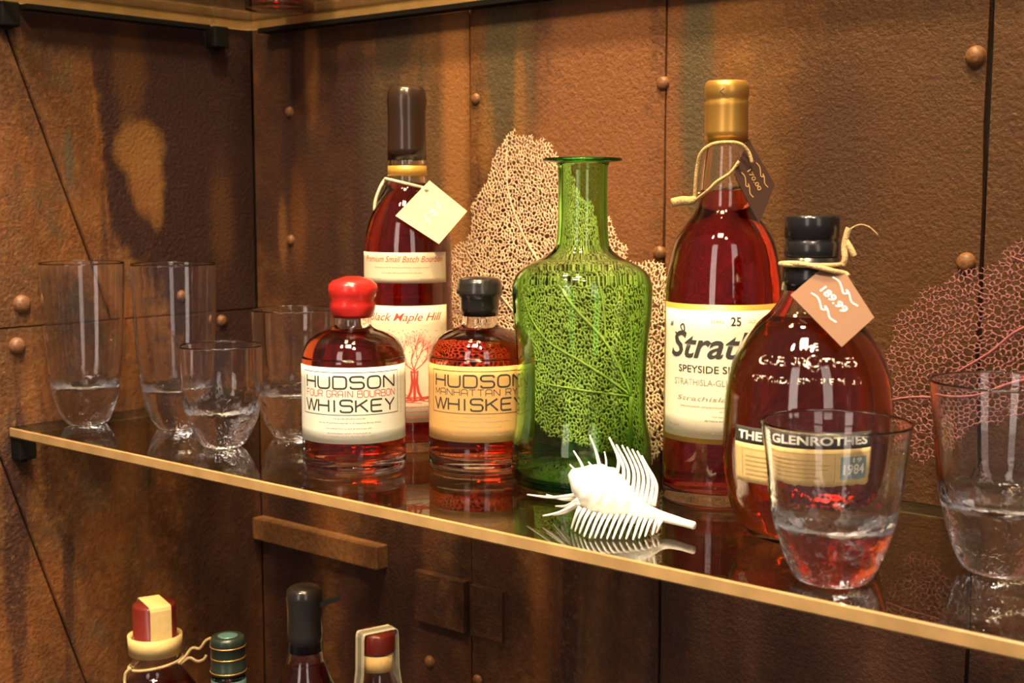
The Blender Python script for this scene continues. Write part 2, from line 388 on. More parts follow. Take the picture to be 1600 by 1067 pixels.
def rot2(vf, a): c, s = math.cos(a), math.sin(a); return [(v[0] * c - v[1] * s, v[0] * s + v[1] * c, 0) for v in vf[0]], vf[1]

def rfun_of(prof):
    ps = [(r, z) for r, z in prof]
    def f(z):
        best = None
        for (r0, z0), (r1, z1) in zip(ps[:-1], ps[1:]):
            if z1 > z0 and z0 <= z <= z1: return r0 + (r1 - r0) * (z - z0) / (z1 - z0)
        return ps[-1][0]
    return f
def wrap(vf, rf, R, th, off=0.0006):
    """lay flat print (x along arc, y = height) round a body of revolution, centred on angle th"""
    out = []
    for x, y, _ in vf[0]:
        a = th + x / R; r = rf(y) + off; out.append((r * math.cos(a), r * math.sin(a), y))
    return out, vf[1]
def patch(rf, a0, a1, z0, z1, off=0.0003, thick=0.00025, na=48, nz=6):
    V, F = [], []
    for o in (off, off + thick):
        for j in range(nz + 1):
            z = z0 + (z1 - z0) * j / nz; r = rf(z) + o
            for i in range(na + 1):
                a = a0 + (a1 - a0) * i / na; V.append((r * math.cos(a), r * math.sin(a), z))
    m = (na + 1) * (nz + 1); I = lambda j, i, k: k * m + j * (na + 1) + i
    for j in range(nz):
        for i in range(na):
            F.append((I(j, i, 1), I(j, i + 1, 1), I(j + 1, i + 1, 1), I(j + 1, i, 1))); F.append((I(j + 1, i, 0), I(j + 1, i + 1, 0), I(j, i + 1, 0), I(j, i, 0)))
    for i in range(na):
        F.append((I(0, i, 0), I(0, i + 1, 0), I(0, i + 1, 1), I(0, i, 1))); F.append((I(nz, i + 1, 0), I(nz, i, 0), I(nz, i, 1), I(nz, i + 1, 1)))
    for j in range(nz):
        F.append((I(j + 1, 0, 0), I(j, 0, 0), I(j, 0, 1), I(j + 1, 0, 1))); F.append((I(j, na, 0), I(j + 1, na, 0), I(j + 1, na, 1), I(j, na, 1)))
    return V, F
def D(a): return math.radians(a)

# ------------------------------------------------------------------ setting: rusted steel corner
wall_b = tag(obj('wall_back', boxm(-0.05, 1.5, 0.006, 0.03, -0.62, 0.72), 'gap_black', smooth=False), 'rusted steel plate back wall of the niche behind the shelves', kind='structure')
wall_l = tag(obj('wall_left', boxm(-0.03, -0.006, -0.75, 0.03, -0.62, 0.72), 'gap_black', smooth=False), 'rusted steel plate side wall of the niche left of the tall glasses', kind='structure')
def bevel_poly(poly, fn, d0, d1, name, mat, parent):
    V, F = fixn(prism(poly, fn, d0, d1)); bm = bmesh.new(); vs = [bm.verts.new(v) for v in V]
    for f in F: bm.faces.new([vs[i] for i in f])
    bmesh.ops.bevel(bm, geom=bm.edges[:], offset=0.0009, segments=2, affect='EDGES')
    bm.verts.index_update(); vf = ([v.co.copy() for v in bm.verts], [tuple(v.index for v in f.verts) for f in bm.faces]); bm.free()
    return obj(name, vf, mat, parent, smooth=False)
def wob_edge(x, seed, n=24, amp=0.0006):
    r = random.Random(seed); return [(x + r.uniform(-amp, amp), -0.6 + 1.3 * i / n) for i in range(n + 1)]
seams = [(0.0, 0.3158, 0.0), (0.3182, 0.5342, -0.0012), (0.5362, 0.8030, 0.0), (0.8072, 1.45, -0.001)]
for i, (xa, xb, d) in enumerate(seams):
    L_ = wob_edge(xa, i * 2 + 1) if i else [(xa, -0.6), (xa, 0.7)]; R_ = wob_edge(xb, i * 2 + 2, amp=.0006 if i != 2 else .0012)
    bevel_poly(R_ + L_[::-1], lambda a, b, dd: (a, dd, b), d, d + 0.0065, 'panel', 'rust_back', wall_b)
fl = lambda a, b, dd: (dd, a, b)
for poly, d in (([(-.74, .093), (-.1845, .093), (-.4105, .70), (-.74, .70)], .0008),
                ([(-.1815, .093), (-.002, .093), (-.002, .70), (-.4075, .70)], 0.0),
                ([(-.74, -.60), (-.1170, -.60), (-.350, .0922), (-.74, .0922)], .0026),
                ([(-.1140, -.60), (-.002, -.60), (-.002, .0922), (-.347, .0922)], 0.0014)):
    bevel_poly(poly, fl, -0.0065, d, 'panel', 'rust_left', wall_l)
rv = MMp(dense([(0, -1), (7.2, -1), (7.4, .6), (6.6, 3.2), (4.2, 5.4), (0, 6.3)], 3))
def rivet(loc, nrm, k, parent, mat='rivet_iron'):
    V, F = lathe(rv, 20); q = Vector((0, 0, 1)).rotation_difference(Vector(nrm))
    return obj('rivet', ([q @ (Vector(v) * k) + Vector(loc) for v in V], F), mat, parent)
for x, z, k in ((.0602, .3036, .75), (.0586, .1689, .75), (.3249, .3047, .75), (.5325, .3081, .8), (.5310, .1680, .8), (.7952, .3128, 1.0), (.7937, .1682, .95),
                (.2599, -.2484, .8), (.3250, -.2520, .8), (1.06, .31, 1.0), (1.06, .168, 1.0), (.3249, .1690, .75)):
    rivet((x, 0.0, z), (0, -1, 0), k, wall_b)
for y, z, k, d in ((-.2804, .1144, 1.15, .0008), (-.2872, .0756, 1.05, .0020), (-.099, .112, .8, 0), (-.050, .083, .8, .0014)):
    rivet((d, y, z), (1, 0, 0), k, wall_l)
# folded support ledge and hinge leaves riveted to the back wall
obj('support_ledge', boxm(0.002, .200, -0.015, 0.001, -.163, -.139, .0010), 'ledge_iron', wall_b, smooth=False)
obj('hinge_leaf', boxm(.2460, .3130, -0.0085, 0.001, -.2065, -.1555, .0008), 'rust_back', wall_b, smooth=False)
obj('hinge_leaf', boxm(.3205, .3600, -0.0065, 0.001, -.2065, -.1565, .0008), 'rust_back', wall_b, smooth=False)
obj('shelf_rail', boxm(.030, 1.42, -0.0165, -0.0015, .3860, .3912, .0006), 'clip_metal', wall_b, smooth=False)
obj('shelf_rail', boxm(.0025, .0155, -.272, -.066, .3860, .3912, .0006), 'clip_metal', wall_l, smooth=False)

# ------------------------------------------------------------------ glass shelves
def shelf(name, z0, z1, y0, y1, label, x0=0.003, x1=1.42, back='shelf_edge'):
    t = empty(name, (0, 0, z0), 0, label, 'shelf')
    r = .010; n = 8; poly = []
    for cx_, cy_, a0 in ((x1 - .003, y0 + .003, -PI / 2), (x1 - .003, y1 - .003, 0), (x0 + r, y1 - r, PI / 2), (x0 + .003, y0 + .003, PI)):
        rad = r if (cx_ == x0 + r) else .003
        for k in range(n + 1):
            a = a0 + k * PI / 2 / n; poly.append((cx_ + rad * math.cos(a), cy_ + rad * math.sin(a)))
    h = z1 - z0; m = len(poly)
    V = [(a, b, 0) for a, b in poly] + [(a, b, h) for a, b in poly]
    obj('glass_pane', (V, [tuple(range(m - 1, -1, -1)), tuple(range(m, 2 * m))]), 'shelf_glass', t, smooth=False)
    # ground, polished edge running round the pane
    E, F = [], []
    cxm, cym = (x0 + x1) / 2, (y0 + y1) / 2; e = .0009
    ring = []
    for a, b in poly:
        ia = a + (e if a < cxm else -e); ib = b + (e if b < cym else -e)
        ring.append(((ia, ib, h + .0001), (a, b, h - e), (a, b, e), (ia, ib, -.0001)))
    for p in ring: E += list(p)
    for i in range(m):
        j = (i + 1) % m
        for k in range(3): F.append((i * 4 + k, i * 4 + k + 1, j * 4 + k + 1, j * 4 + k))
    isf = [all(E[q][1] < y0 + .004 for q in f) for f in F]
    obj('front_edge', (E, [f for f, q in zip(F, isf) if q]), 'shelf_edge', t, smooth=False)
    obj('back_edge', (E, [f for f, q in zip(F, isf) if not q]), back, t, smooth=False)
    return t
shelf('glass_shelf', -0.0088, 0.0, -0.300, -0.045, 'glass shelf with tan edge carrying the whisky bottles and tumblers', back='edge_dark')
shelf('glass_shelf', 0.3915, 0.4015, -0.300, -0.006, 'upper glass shelf seen from below at the top left corner')
shelf('glass_shelf', -0.4088, -0.400, -0.300, -0.020, 'lowest glass shelf under the row of bottle necks', back='edge_dark')
def clip(loc, label):
    t = empty('shelf_clip', loc, 0, label, 'bracket', 'black shelf clips')
    obj('jaw', boxm(-.0045, .016, -.009, .009, -.0225, -.0005, .0015), 'clip_metal', t, smooth=False)
    obj('screw', lathe(MMp([(0, -25), (3.2, -25), (3.6, -24), (3.6, -22.4), (0, -22.4)]), 16), 'clip_metal', t).location = (.007, 0, 0)
clip((.0, -.288, -.0088), 'black metal clip under the left end of the bottle shelf')
clip((.0, -.288, .3915), 'black metal clip under the upper shelf at the far left')
clip((.0, -.052, .3915), 'black metal clip under the upper shelf by the wall corner')
clip((.0, -.080, -.4088), 'black metal clip under the lowest shelf by the wall corner')

# ------------------------------------------------------------------ drinking glasses
def tumbler(name, base, outer, inner, label, group, rz=0.0):
    t = empty(name, (base[0], base[1], 0.0002), rz, label, 'glass', group)
    prof = dense([(0, 0)] + outer, 5); R, Hh = outer[-1]
    ri = inner[0][0]
    prof = prof[:-1] + [(R - .06, Hh - 1.2), (R, Hh - .25)]
    inn = dense(inner, 5); inn = [(ri, Hh - .25), (ri - .05, Hh - 1.2)] + inn[1:]
    lip = [(R - (R - ri) * .5, Hh + (R - ri) * .45)]
    o = obj('glass_body', lathe(MMp(prof + lip + inn), 72), 'clear_glass', t)
    return o
HB = [(12, 0), (17, .7), (20, 3), (23.5, 8.5), (27.6, 19), (30.7, 31), (33.6, 53), (36.6, 90), (38.9, 153)]
HBi = [(37.9, 153), (35.6, 90), (32.3, 56), (29.6, 41), (24, 36.5), (12, 34.5), (0, 34)]
tumbler('highball_glass', (.0425, -.2417), HB, HBi, 'tall clear highball glass at the left end of the shelf', 'tall glasses')
tumbler('highball_glass', (.1281, -.1999), HB, HBi, 'tall clear highball glass behind the small tumbler', 'tall glasses', 1.3)
tumbler('rocks_glass', (.2366, -.2309), [(11, 0), (15, .6), (19.2, 3.5), (24.3, 11.7), (30.7, 26.8), (33.6, 45.8), (34.6, 65.8), (35.1, 88)],
        [(34.0, 88), (33.3, 66), (32, 47), (28.5, 35), (21, 30), (10, 28.4), (0, 28)], 'short clear tumbler standing in front of the tall glasses', 'tumblers')
tumbler('rocks_glass', (.2477, -.1594), [(12, 0), (17, .6), (21.6, 3.6), (28.6, 17.6), (33, 38.8), (36, 73), (37.5, 115)],
        [(36.4, 115), (34.8, 74), (31.5, 48), (26, 40), (12, 37.5), (0, 37)], 'clear tumbler half hidden behind the red-capped bottle', 'tumblers', .6)
KO = [(13, 0), (17.5, .6), (21.6, 3.4), (26.2, 12.3), (30.5, 24.1), (34, 35.8), (36, 48), (38.5, 70.6), (41.2, 90.5)]
KI = [(40.0, 90.5), (37.1, 70), (34.2, 50), (31.5, 40), (27, 33.5), (15, 30), (0, 29)]
tumbler('rocks_glass', (.8287, -.2641), KO, KI, 'clear tumbler at the shelf front, before the round amber bottle', 'tumblers', 2.0)
k = 1.22
tumbler('rocks_glass', (.8922, -.183), [(r * 1.02, z * k) for r, z in KO], [(r * 1.02, z * k) for r, z in KI], 'large clear tumbler in front of the mauve sea fan', 'tumblers', 3.1)

# ------------------------------------------------------------------ bottles
def bottle(name, base, phi, outer, wall, bottom, label, cat='bottle', glassm='bottle_glass', liquid=None, fill=None, z=0.0003, group=None, top_open=False):
    """outer profile in mm from the base to the mouth; hollow glass, liquid as its own part"""
    t = empty(name, (base[0], base[1], z), phi, label, cat, group)
    out = dense([(0, 0)] + outer, 4); ztop = outer[-1][1]
    inner = []
    for r, zz in out:
        if zz >= bottom and r > wall: inner.append((r - wall, zz))
    rb = inner[0][0]
    bot = [(rb * .96, bottom - .2), (rb * .85, bottom - 1.2), (rb * .5, bottom - .6), (0, bottom)]
    prof = out + [(outer[-1][0] - wall * .5, ztop + .3)] + inner[::-1] + bot
    o = obj('glass_body', lathe(MMp(prof), 80), glassm, t)
    if liquid:
        lp = [(r + .25, zz) for r, zz in inner if zz < fill]
        rl = lp[-1][0]
        lq = [(0, bottom - .25), (rb * .5, bottom - .85), (rb * .85, bottom - 1.45), (rb * .96 + .2, bottom - .45)] + lp + [(rl, fill), (rl * .6, fill - .3), (0, fill - .3)]
        obj('liquid', lathe(MMp(lq), 80), liquid, t)
    return t, rfun_of([(r * mm, zz * mm) for r, zz in out])
def waxcap(t, prof, mat, wob=0.0, name='wax_cap', seed=0):
    f = (lambda a, z: 1 + wob * noise.noise(Vector((math.cos(a) * 1.6 + seed, math.sin(a) * 1.6, z * 130)))) if wob else None
    return obj(name, lathe(MMp(prof), 56, f), mat, t)

HUD = [(34, 0), (38.3, 1.2), (40.3, 4.5), (40.7, 10), (40.7, 30), (40.7, 84), (40.0, 91), (38, 98), (33.4, 104.5), (25, 109.2), (17.5, 111.6), (14.7, 114), (14, 118), (14, 128)]
def hudson(base, phi, rot, wax, capprof, wob, paper, line2, ink2, label, capname):
    t, rf = bottle('whiskey_bottle', base, phi + D(rot), HUD, 2.2, 13.0, label, liquid='whisky_red', fill=112.0)
    waxcap(t, capprof, wax, wob, capname)
    lb = obj('label', patch(rf, D(-76), D(82), .0268, .0855), paper, t)
    R = .041
    W_ = 2 * R * D(56)
    obj('lettering', wrap(shift(wide('HUDSON', W_ * .96, .0092, .00145), 0, .0695), rf, R, 0), 'ink_black', lb)
    obj('lettering', wrap(shift(wide('WHISKEY', W_ * .96, .0092, .00145), 0, .0515), rf, R, 0), 'ink_black', lb)
    obj('lettering', wrap(shift(wide(line2, W_ * .97, .0050, .0006), 0, .0629), rf, R, 0), ink2, lb)
    obj('border_line', wrap(frame2d(-R * D(60), R * D(60), .0492, .0818, .0005), rf, R, 0), 'ink_black', lb)
    rows = []
    for i, (zz, wd) in enumerate(((.0458, .30), (.0424, .62), (.0382, .44), (.0346, .42), (.0320, .54))):
        rows.append(wrap(shift(micro(W_ * wd, .0015, 11 + i), 0, zz), rf, R, 0))
    rows.append(wrap(shift(rot2(micro(.036, .0013, 77), PI / 2), R * D(67), .066), rf, R, 0))
    obj('small_print', join(*rows), 'ink_grey', lb)
    return t
CAPR = [(0, 129), (14.3, 129), (14.3, 121.5), (15.6, 120.6), (16.6, 123), (17.9, 127), (18.1, 131), (17.3, 134.5), (18.5, 138), (18.9, 142.5), (18, 146.5), (15.2, 149.5), (11, 151), (6, 152.6), (0, 152.3)]
CAPK = [(0, 129), (14.3, 129), (14.3, 121.5), (14.8, 121.3), (15.3, 128), (15.9, 135.5), (17.6, 137.4), (18.2, 140), (17.4, 142), (17.2, 146.5), (16, 150), (12, 151.6), (0, 152.2)]
hudson((.3923, -.2214), -.7476, -6, 'wax_red', CAPR, .07, 'paper_white', 'FOUR GRAIN BOURBON', 'ink_red', 'squat whiskey bottle with red wax cap and white label', 'wax_cap')
hudson((.4638, -.1523), -.8415, -1, 'wax_black', CAPK, .02, 'paper_kraft', 'MANHATTAN RYE', 'ink_black', 'squat whiskey bottle with black wax cap and kraft-coloured label', 'wax_cap')

# tall bottle with brown wax neck and two cream labels
BM = [(33, 0), (36.8, 1.5), (37.7, 5), (37.7, 20), (37.5, 120), (37.3, 168), (36.4, 179), (32.8, 194), (26.4, 209), (19, 221), (16.4, 230), (15.9, 240), (15.4, 246), (14.6, 285), (14.4, 300)]
t, rf = bottle('bourbon_bottle', (.3552, -.1226), -.7885, BM, 2.6, 9.0, 'tall dark bourbon bottle with brown wax neck and two cream labels', liquid='whisky_dark', fill=226.0)
waxcap(t, [(0, 301.5), (15.2, 301.5), (15.7, 246), (16.6, 245.4), (16.4, 255), (16.0, 275), (16.3, 286), (16.9, 295), (16.2, 303), (13.5, 306.6), (8, 308), (0, 308.4)], 'wax_brown', .02)
obj('neck_band', patch(rf, D(-180), D(179), .232, .2405, .0003, .0003, 64, 2), 'gold_line', t)
R = .0376
lb = obj('neck_label', patch(rf, D(-80), D(57), .1430, .1685), 'paper_cream', t)
obj('lettering', wrap(shift(text2d('Premium Small Batch Bourbon', .076, .0052, .35), -.0055, .1605), rf, R, 0), 'ink_red', lb)
obj('small_print', join(*[wrap(shift(micro(wd, .0014, 30 + i), x, zz), rf, R, 0) for i, (zz, wd, x) in enumerate(((.1555, .05, -.006), (.1510, .034, -.006), (.1460, .02, -.034), (.1460, .02, .02)))]), 'ink_pink', lb)
lb = obj('label', patch(rf, D(-66), D(58), .0262, .1242), 'paper_cream', t)
obj('lettering', wrap(shift(text2d('Black Maple Hill', .068, .0088, .40, .008), -.0035, .1095), rf, R, 0), 'ink_red', lb)
rg = random.Random(5); tr = []
def limb(x, y, a, ln, wd, dep):
    if dep == 0: return
    x2, y2 = x + math.cos(a) * ln, y + math.sin(a) * ln
    tr.append(ribbon([(x, y), ((x + x2) / 2 + rg.uniform(-.0006, .0006), (y + y2) / 2), (x2, y2)], [wd, wd * .85, wd * .7]))
    for _ in range(3 if dep > 2 else 2): limb(x2, y2, a + rg.uniform(-.75, .75), ln * rg.uniform(.6, .85), wd * .6, dep - 1)
tx = R * D(7)
for q in (-.0032, 0, .0032): tr.append(ribbon([(tx + q * 1.9, .046), (tx + q, .052), (tx + q * .6, .060), (tx + q * .8, .0700)], [.0020, .0024, .0022, .0016]))
for q in (-.6, -.2, .2, .6): limb(tx + q * .004, .068, PI / 2 + q * 1.5, .0115, .0011, 5)
for i in range(14): tr.append(ribbon([(tx + rg.uniform(-.024, .024), rg.uniform(.042, .05)) for _ in (0, 1)], .0006))
obj('tree_print', wrap(join(*tr), rf, R, 0), 'ink_red', lb)
obj('small_print', join(*[wrap(shift(micro(wd, .0016, 50 + i), tx, zz), rf, R, 0) for i, (zz, wd) in enumerate(((.0385, .040), (.0345, .034), (.0300, .05)))]), 'ink_red', lb)
obj('leaf_print', join(*[wrap(shift(ribbon([(0, 0), (.0008, .0006)], .0009), tx + rg.uniform(-.026, .026), rg.uniform(.074, .104)), rf, R, 0) for _ in range(130)]), 'ink_pink', lb)

# green glass bottle, empty
GRN = [(44, 0), (50, 1.5), (52.6, 6), (52.8, 23), (51.5, 36), (49.0, 49), (48.3, 75), (49.6, 108), (51.6, 126), (52.4, 143), (51.6, 151), (48.3, 158), (39.5, 164.5), (28.5, 170), (21.5, 176), (19.3, 184), (18.4, 205), (18.4, 230), (19.0, 238), (21.5, 240.4)]
t, rf = bottle('green_bottle', (.559, -.1437), -.918, GRN, 2.6, 7.0, 'empty green glass bottle with wide body and flat flared lip', glassm='green_glass')
lp = MMp([(17.5, 239.6), (21, 239.6), (28.4, 240.6), (29.4, 241.8), (28.4, 243.0), (20, 243.4), (17.5, 243), (17.5, 239.6)])
obj('lip', lathe(lp, 72), 'green_glass', t)

# Speyside bottle with gold capsule
STR = [(37, 0), (40.4, 1.6), (41.4, 5), (41.3, 44), (41.0, 139), (39.4, 160), (37.4, 172), (34, 184.5), (27.5, 195), (21, 204), (18.4, 213), (17.6, 224), (16.0, 240), (14.6, 250), (14.1, 258), (14.1, 286)]
t, rf = bottle('malt_whisky_bottle', (.6676, -.1213), -1.0222, STR, 2.6, 10.0, 'tall malt whisky bottle with gold capsule and gold-bordered ivory label', liquid='whisky_dark', fill=219.0)
obj('gold_capsule', lathe(MMp([(0, 287.5), (14.5, 287.5), (14.5, 252.5), (15.1, 252.2), (15.1, 260), (14.9, 277), (15.3, 279.5), (14.6, 281), (14.6, 282.5), (15.4, 284), (15.4, 290), (14.7, 293.5), (13, 294.6), (0, 294.6)]), 56), 'gold_foil', t)
ck = join(ribbon([(.0016, .0022), (-.0012, 0), (.0016, -.0022)], .0007))
cpf = lambda z: .0154
obj('capsule_mark', wrap(shift(ck, -.0035, .2862), cpf, .0154, 0, .0002), 'ink_black', t)
R = .0413; th = D(12)
lb = obj('label', patch(rf, th - D(88), th + D(88), .0455, .1415, na=64), 'gold_line', t)
obj('label_panel', patch(rf, th - D(84), th + D(84), .0490, .1375, .00052, .00012, na=64), 'paper_ivory', lb)
def put(name, vf, ink, parent, x, y, off=.0009): return obj(name, wrap(shift(vf, x, y), rf, R, th, off), ink, parent)
put('lettering', text2d('25', .0070, .0062, 0, .02), 'ink_black', lb, 0, .1272)
put('lettering', join(shift(text2d('YEARS', .0090, .0022), -.0125, 0), shift(text2d('OLD', .0060, .0022), .0115, 0)), 'ink_grey', lb, 0, .1290)
put('lettering', text2d('Strathisla', .0940, .0185, .30, .018), 'ink_black', lb, -.002, .1045)
put('lettering', join(ribbon(dense([(-.0455, .1215), (-.0405, .1200), (-.0365, .1235), (-.0375, .1275), (-.0400, .1258), (-.0380, .1225)], 5), .0011),
                      ribbon([(-.0500, .1285), (-.0508, .1255)], .0011), ribbon([(-.0482, .1288), (-.0490, .1258)], .0011)), 'ink_black', lb, 0, 0)
put('lettering', text2d('SPEYSIDE SINGLE MALT', .0780, .0050, 0, .01), 'ink_black', lb, -.002, .0945)
put('lettering', text2d('STRATHISLA-GLENLIVET DISTILLERY', .0880, .0042), 'ink_grey', lb, -.001, .0858)
put('lettering', text2d('Strathisla  Distillery', .0800, .0040, .2), 'ink_grey', lb, -.002, .0742)
put('small_print', join(shift(micro(.078, .0014, 91), 0, .0705), shift(micro(.02, .0013, 92), 0, .0675)), 'ink_pink', lb, 0, 0)
put('small_print', join(shift(micro(.03, .0014, 93), 0, .0640), shift(micro(.04, .0014, 94), 0, .0612), shift(micro(.010, .0020, 95), -.046, .0560), shift(micro(.03, .0014, 96), 0, .0525)), 'ink_grey', lb, 0, 0)

# round decanter-like bottle
GLN = [(24, 0), (30, 1.2), (36.8, 5.6), (45.7, 18), (50, 33.4), (52.2, 55), (52.2, 77), (50.8, 95), (47.5, 110.6), (41.5, 123.4), (33, 135.5), (24.8, 143), (19.6, 150), (17.2, 157), (16.6, 164), (16.2, 172)]
t, rf = bottle('round_whisky_bottle', (.7705, -.1875), -1.0847, GLN, 2.8, 9.0, 'round-shouldered amber whisky bottle with black cap and small banded label', liquid='whisky_amber', fill=141.0)
obj('neck_sleeve', lathe(MMp([(16.4, 172.5), (17.6, 157.5), (18.0, 157.2), (17.4, 165), (16.9, 177.4), (0, 177.6), (0, 173), (16.4, 172.5)]), 56), 'cap_black', t)
obj('cap', lathe(MMp([(0, 177.8), (16.2, 177.8), (16.7, 178.6), (16.7, 187), (16.0, 187.6), (16.0, 189), (16.8, 189.6), (16.8, 201.4), (16.0, 203.2), (0, 203.4)]), 56), 'cap_black', t)
R = .0522; th = D(-4)
lb = obj('label', patch(rf, th - D(50), th + D(50), .0425, .0665, nz=8), 'paper_straw', t)
lb2 = obj('label_band', patch(rf, th - D(50), th + D(50), .0666, .0765, nz=4), 'ink_black', t)
put('lettering', text2d('THE GLENROTHES', 2 * R * D(46), .0056, 0, .03), 'ink_white', lb2, 0, .0688)
put('border_line', frame2d(-R * D(42), R * D(22), .0455, .0635, .0003), 'ink_tan', lb, 0, 0)
put('small_print', join(*[shift(ribbon([(-R * D(39), zz), (R * D(rg.uniform(8, 19)), zz)], .0005), 0, 0) for zz in (.0480, .0508, .0536, .0564, .0592)]), 'ink_tan', lb, 0, 0)
sq = obj('date_square', wrap(ribbon([(R * D(26), .0542), (R * D(46), .0542)], .0150), rf, R, th, .0008), 'ink_blue', lb)
put('lettering', text2d('1984', R * D(16), .0068, 0, .02), 'ink_white', lb, R * D(36), .0500, .0012)
put('lettering', text2d('19', R * D(7), .0030, 0, .02), 'ink_white', lb, R * D(38), .0580, .0012)
# raised lettering moulded in the shoulder
em = []
def arc_text(s, wd, hgt, zc, ctr=0): return wrap(shift(text2d(s, wd, hgt, 0, .02, .0015), ctr, zc), rf, max(rf(zc), .01), D(-1), .0010)
em = join(arc_text('THE', .0120, .0042, .1240), arc_text('GLENROTHES', .062, .0055, .1145), arc_text('SPEYSIDE SINGLE MALT', .070, .0038, .1045))
ring = wrap(shift(ribbon([(.0042 * math.cos(2 * PI * i / 20), .0042 * math.sin(2 * PI * i / 20)) for i in range(21)], .0013), .004, .1168), rf, .045, D(-1), .0013)
obj('raised_lettering', join(em, ring), 'letter_glints', t)

# ------------------------------------------------------------------ price tags on twine
def tag_card(corners, thick=.0007):
    c = [Vector(p) for p in corners]; n = (c[1] - c[0]).cross(c[-1] - c[0]).normalized()
    if n.dot(CAM - c[0]) < 0: n = -n
    V = [p for p in c] + [p - n * thick for p in c]; m = len(c)
    F = [tuple(range(m)), tuple(range(2 * m - 1, m - 1, -1))] + [(i, m + i, m + (i + 1) % m, (i + 1) % m) for i in range(m)]
    return fixn((V, F)), n
def onto(vf, o, e1, e2, n): return [o + e1 * v[0] + e2 * v[1] + n * .0003 for v in vf[0]], vf[1]
def loc_(vf, o): return [Vector(v) - o for v in vf[0]], vf[1]
def price_tag(corners, mat, ink, text, twines, tmat, label, tdir, txt_w, txt_h, flourish=True):
    o = Vector(corners[0]); t = empty('price_tag', o, 0, label, 'price tag')
    a_, b_, c_ = Vector(corners[0]), Vector(corners[-1]), Vector(corners[-2]); pn = (b_ - a_).cross(c_ - a_).normalized(); fl_ = []
    for c in corners:      # flatten the card into one plane
        d = Vector(c) - CAM; fl_.append(tuple(CAM + d * ((a_ - CAM).dot(pn) / d.dot(pn))))
    corners = fl_; vf, n = tag_card(corners); card = obj('card', loc_(vf, o), mat, t, smooth=False)
    e1 = (Vector(corners[tdir[1]]) - Vector(corners[tdir[0]])).normalized(); e2 = n.cross(e1).normalized()
    ctr = sum((Vector(c) for c in corners), Vector()) / len(corners) - o
    obj('price_lettering', onto(shift(text2d(text, txt_w, txt_h, 0, .02, 0), 0, -txt_h / 2), ctr, e1, e2, n), ink, card, smooth=False)
    if flourish:
        pr = []
        for s in (-1, 1):
            b = [(-.013, .0012), (-.008, .0022), (-.003, .0002), (.000, -.0014), (.0018, .0004), (-.0004, .0016), (.003, .0010), (.008, -.0016), (.013, -.0006)]
            pr.append(shift(ribbon(dense([(x * txt_w / .022, y + s * .0088) for x, y in b], 4), .0009), 0, 0))
        obj('flourish', onto(join(*pr), ctr, e1, e2, n), ink, card, smooth=False)
    for pts, r in twines:
        p = dense([tuple(q) for q in pts], 6)
        obj('twine', loc_(tube(p, r, 8), o), tmat, t)
    return t
RH = Vector((.7616, .6481, 0)); FH = Vector((.648, -.7616, 0)); UPv = Vector((0, 0, 1))
def neck_loop(base, r, z, tilt, a0=0, a1=360, n=20, phi=0.0):
    return [(base[0] + r * math.cos(phi + D(a0 + (a1 - a0) * i / n)), base[1] + r * math.sin(phi + D(a0 + (a1 - a0) * i / n)), z + tilt * math.sin(D(a0 + (a1 - a0) * i / n))) for i in range(n + 1)]
B1 = Vector((.3552, -.1226, 0)); ph1 = -.7885
price_tag([(.3779, -.1191, .2284), (.4025, -.0991, .2027), (.4023, -.1335, .1761), (.3747, -.1563, .1993)], 'tag_cream', 'ink_white', '99',
          [(neck_loop(B1, .0186, .2255, -.0045, phi=ph1), .0013),
           ([tuple(B1 - RH * .0185 + UPv * .2300), tuple(B1 - RH * .0225 + FH * .004 + UPv * .223), tuple(B1 - RH * .0265 + FH * .006 + UPv * .212), tuple(B1 - RH * .0275 + FH * .007 + UPv * .203)], .0014),
           ([tuple(B1 + RH * .013 + FH * .014 + UPv * .2225), tuple(B1 + RH * .018 + FH * .0165 + UPv * .220), (.3800, -.1262, .2215)], .0013)],
          'twine_white', 'cream card price tag tied to the tall bourbon bottle', (0, 1), .0085, .0052)
B2 = Vector((.6676, -.1213, 0)); ph2 = -1.0222
s2 = Vector((math.cos(ph2 + PI / 2), math.sin(ph2 + PI / 2), 0)); f2 = Vector((math.cos(ph2), math.sin(ph2), 0))
def q2(a, b, z): return tuple(B2 + s2 * a * mm + f2 * b * mm + UPv * z * mm)
price_tag([(.6824, -.1158, .2548), (.698, -.1057, .223), (.6996, -.1292, .1963), (.6847, -.1383, .2307)], 'tag_brown', 'ink_tan', '170.00',
          [([q2(-21, 6, 214), q2(-20.5, 8, 226), q2(-19.5, 9, 236), q2(-17, 12, 245), q2(-10, 15.5, 250.5), q2(0, 17.5, 252), q2(9, 16.5, 251), q2(15, 14, 246), q2(18, 14, 238)], .0013),
           ([q2(-21, 6, 212), q2(-12, 17, 219), q2(-6, 19.5, 225), q2(3, 20.5, 231), q2(9, 20.5, 239)], .0011),
           (neck_loop(B2, .0182, .2200, .003, 90, 270, phi=ph2), .0012),
           ([q2(-20, 6, 214), q2(-24, 6, 212), q2(-30, 6, 212), q2(-37, 7, 210.5)], [.002 + .0012 * min(1, i / 6) for i in range(19)])],
          'twine', 'dark brown card price tag tied to the gold-capped bottle', (0, 1), .016, .0042)
B3 = Vector((.7705, -.1875, 0)); ph3 = -1.0847
s3 = Vector((math.cos(ph3 + PI / 2), math.sin(ph3 + PI / 2), 0)); f3 = Vector((math.cos(ph3), math.sin(ph3), 0))
def q3(a, b, z): return tuple(B3 + s3 * a * mm + f3 * b * mm + UPv * z * mm)
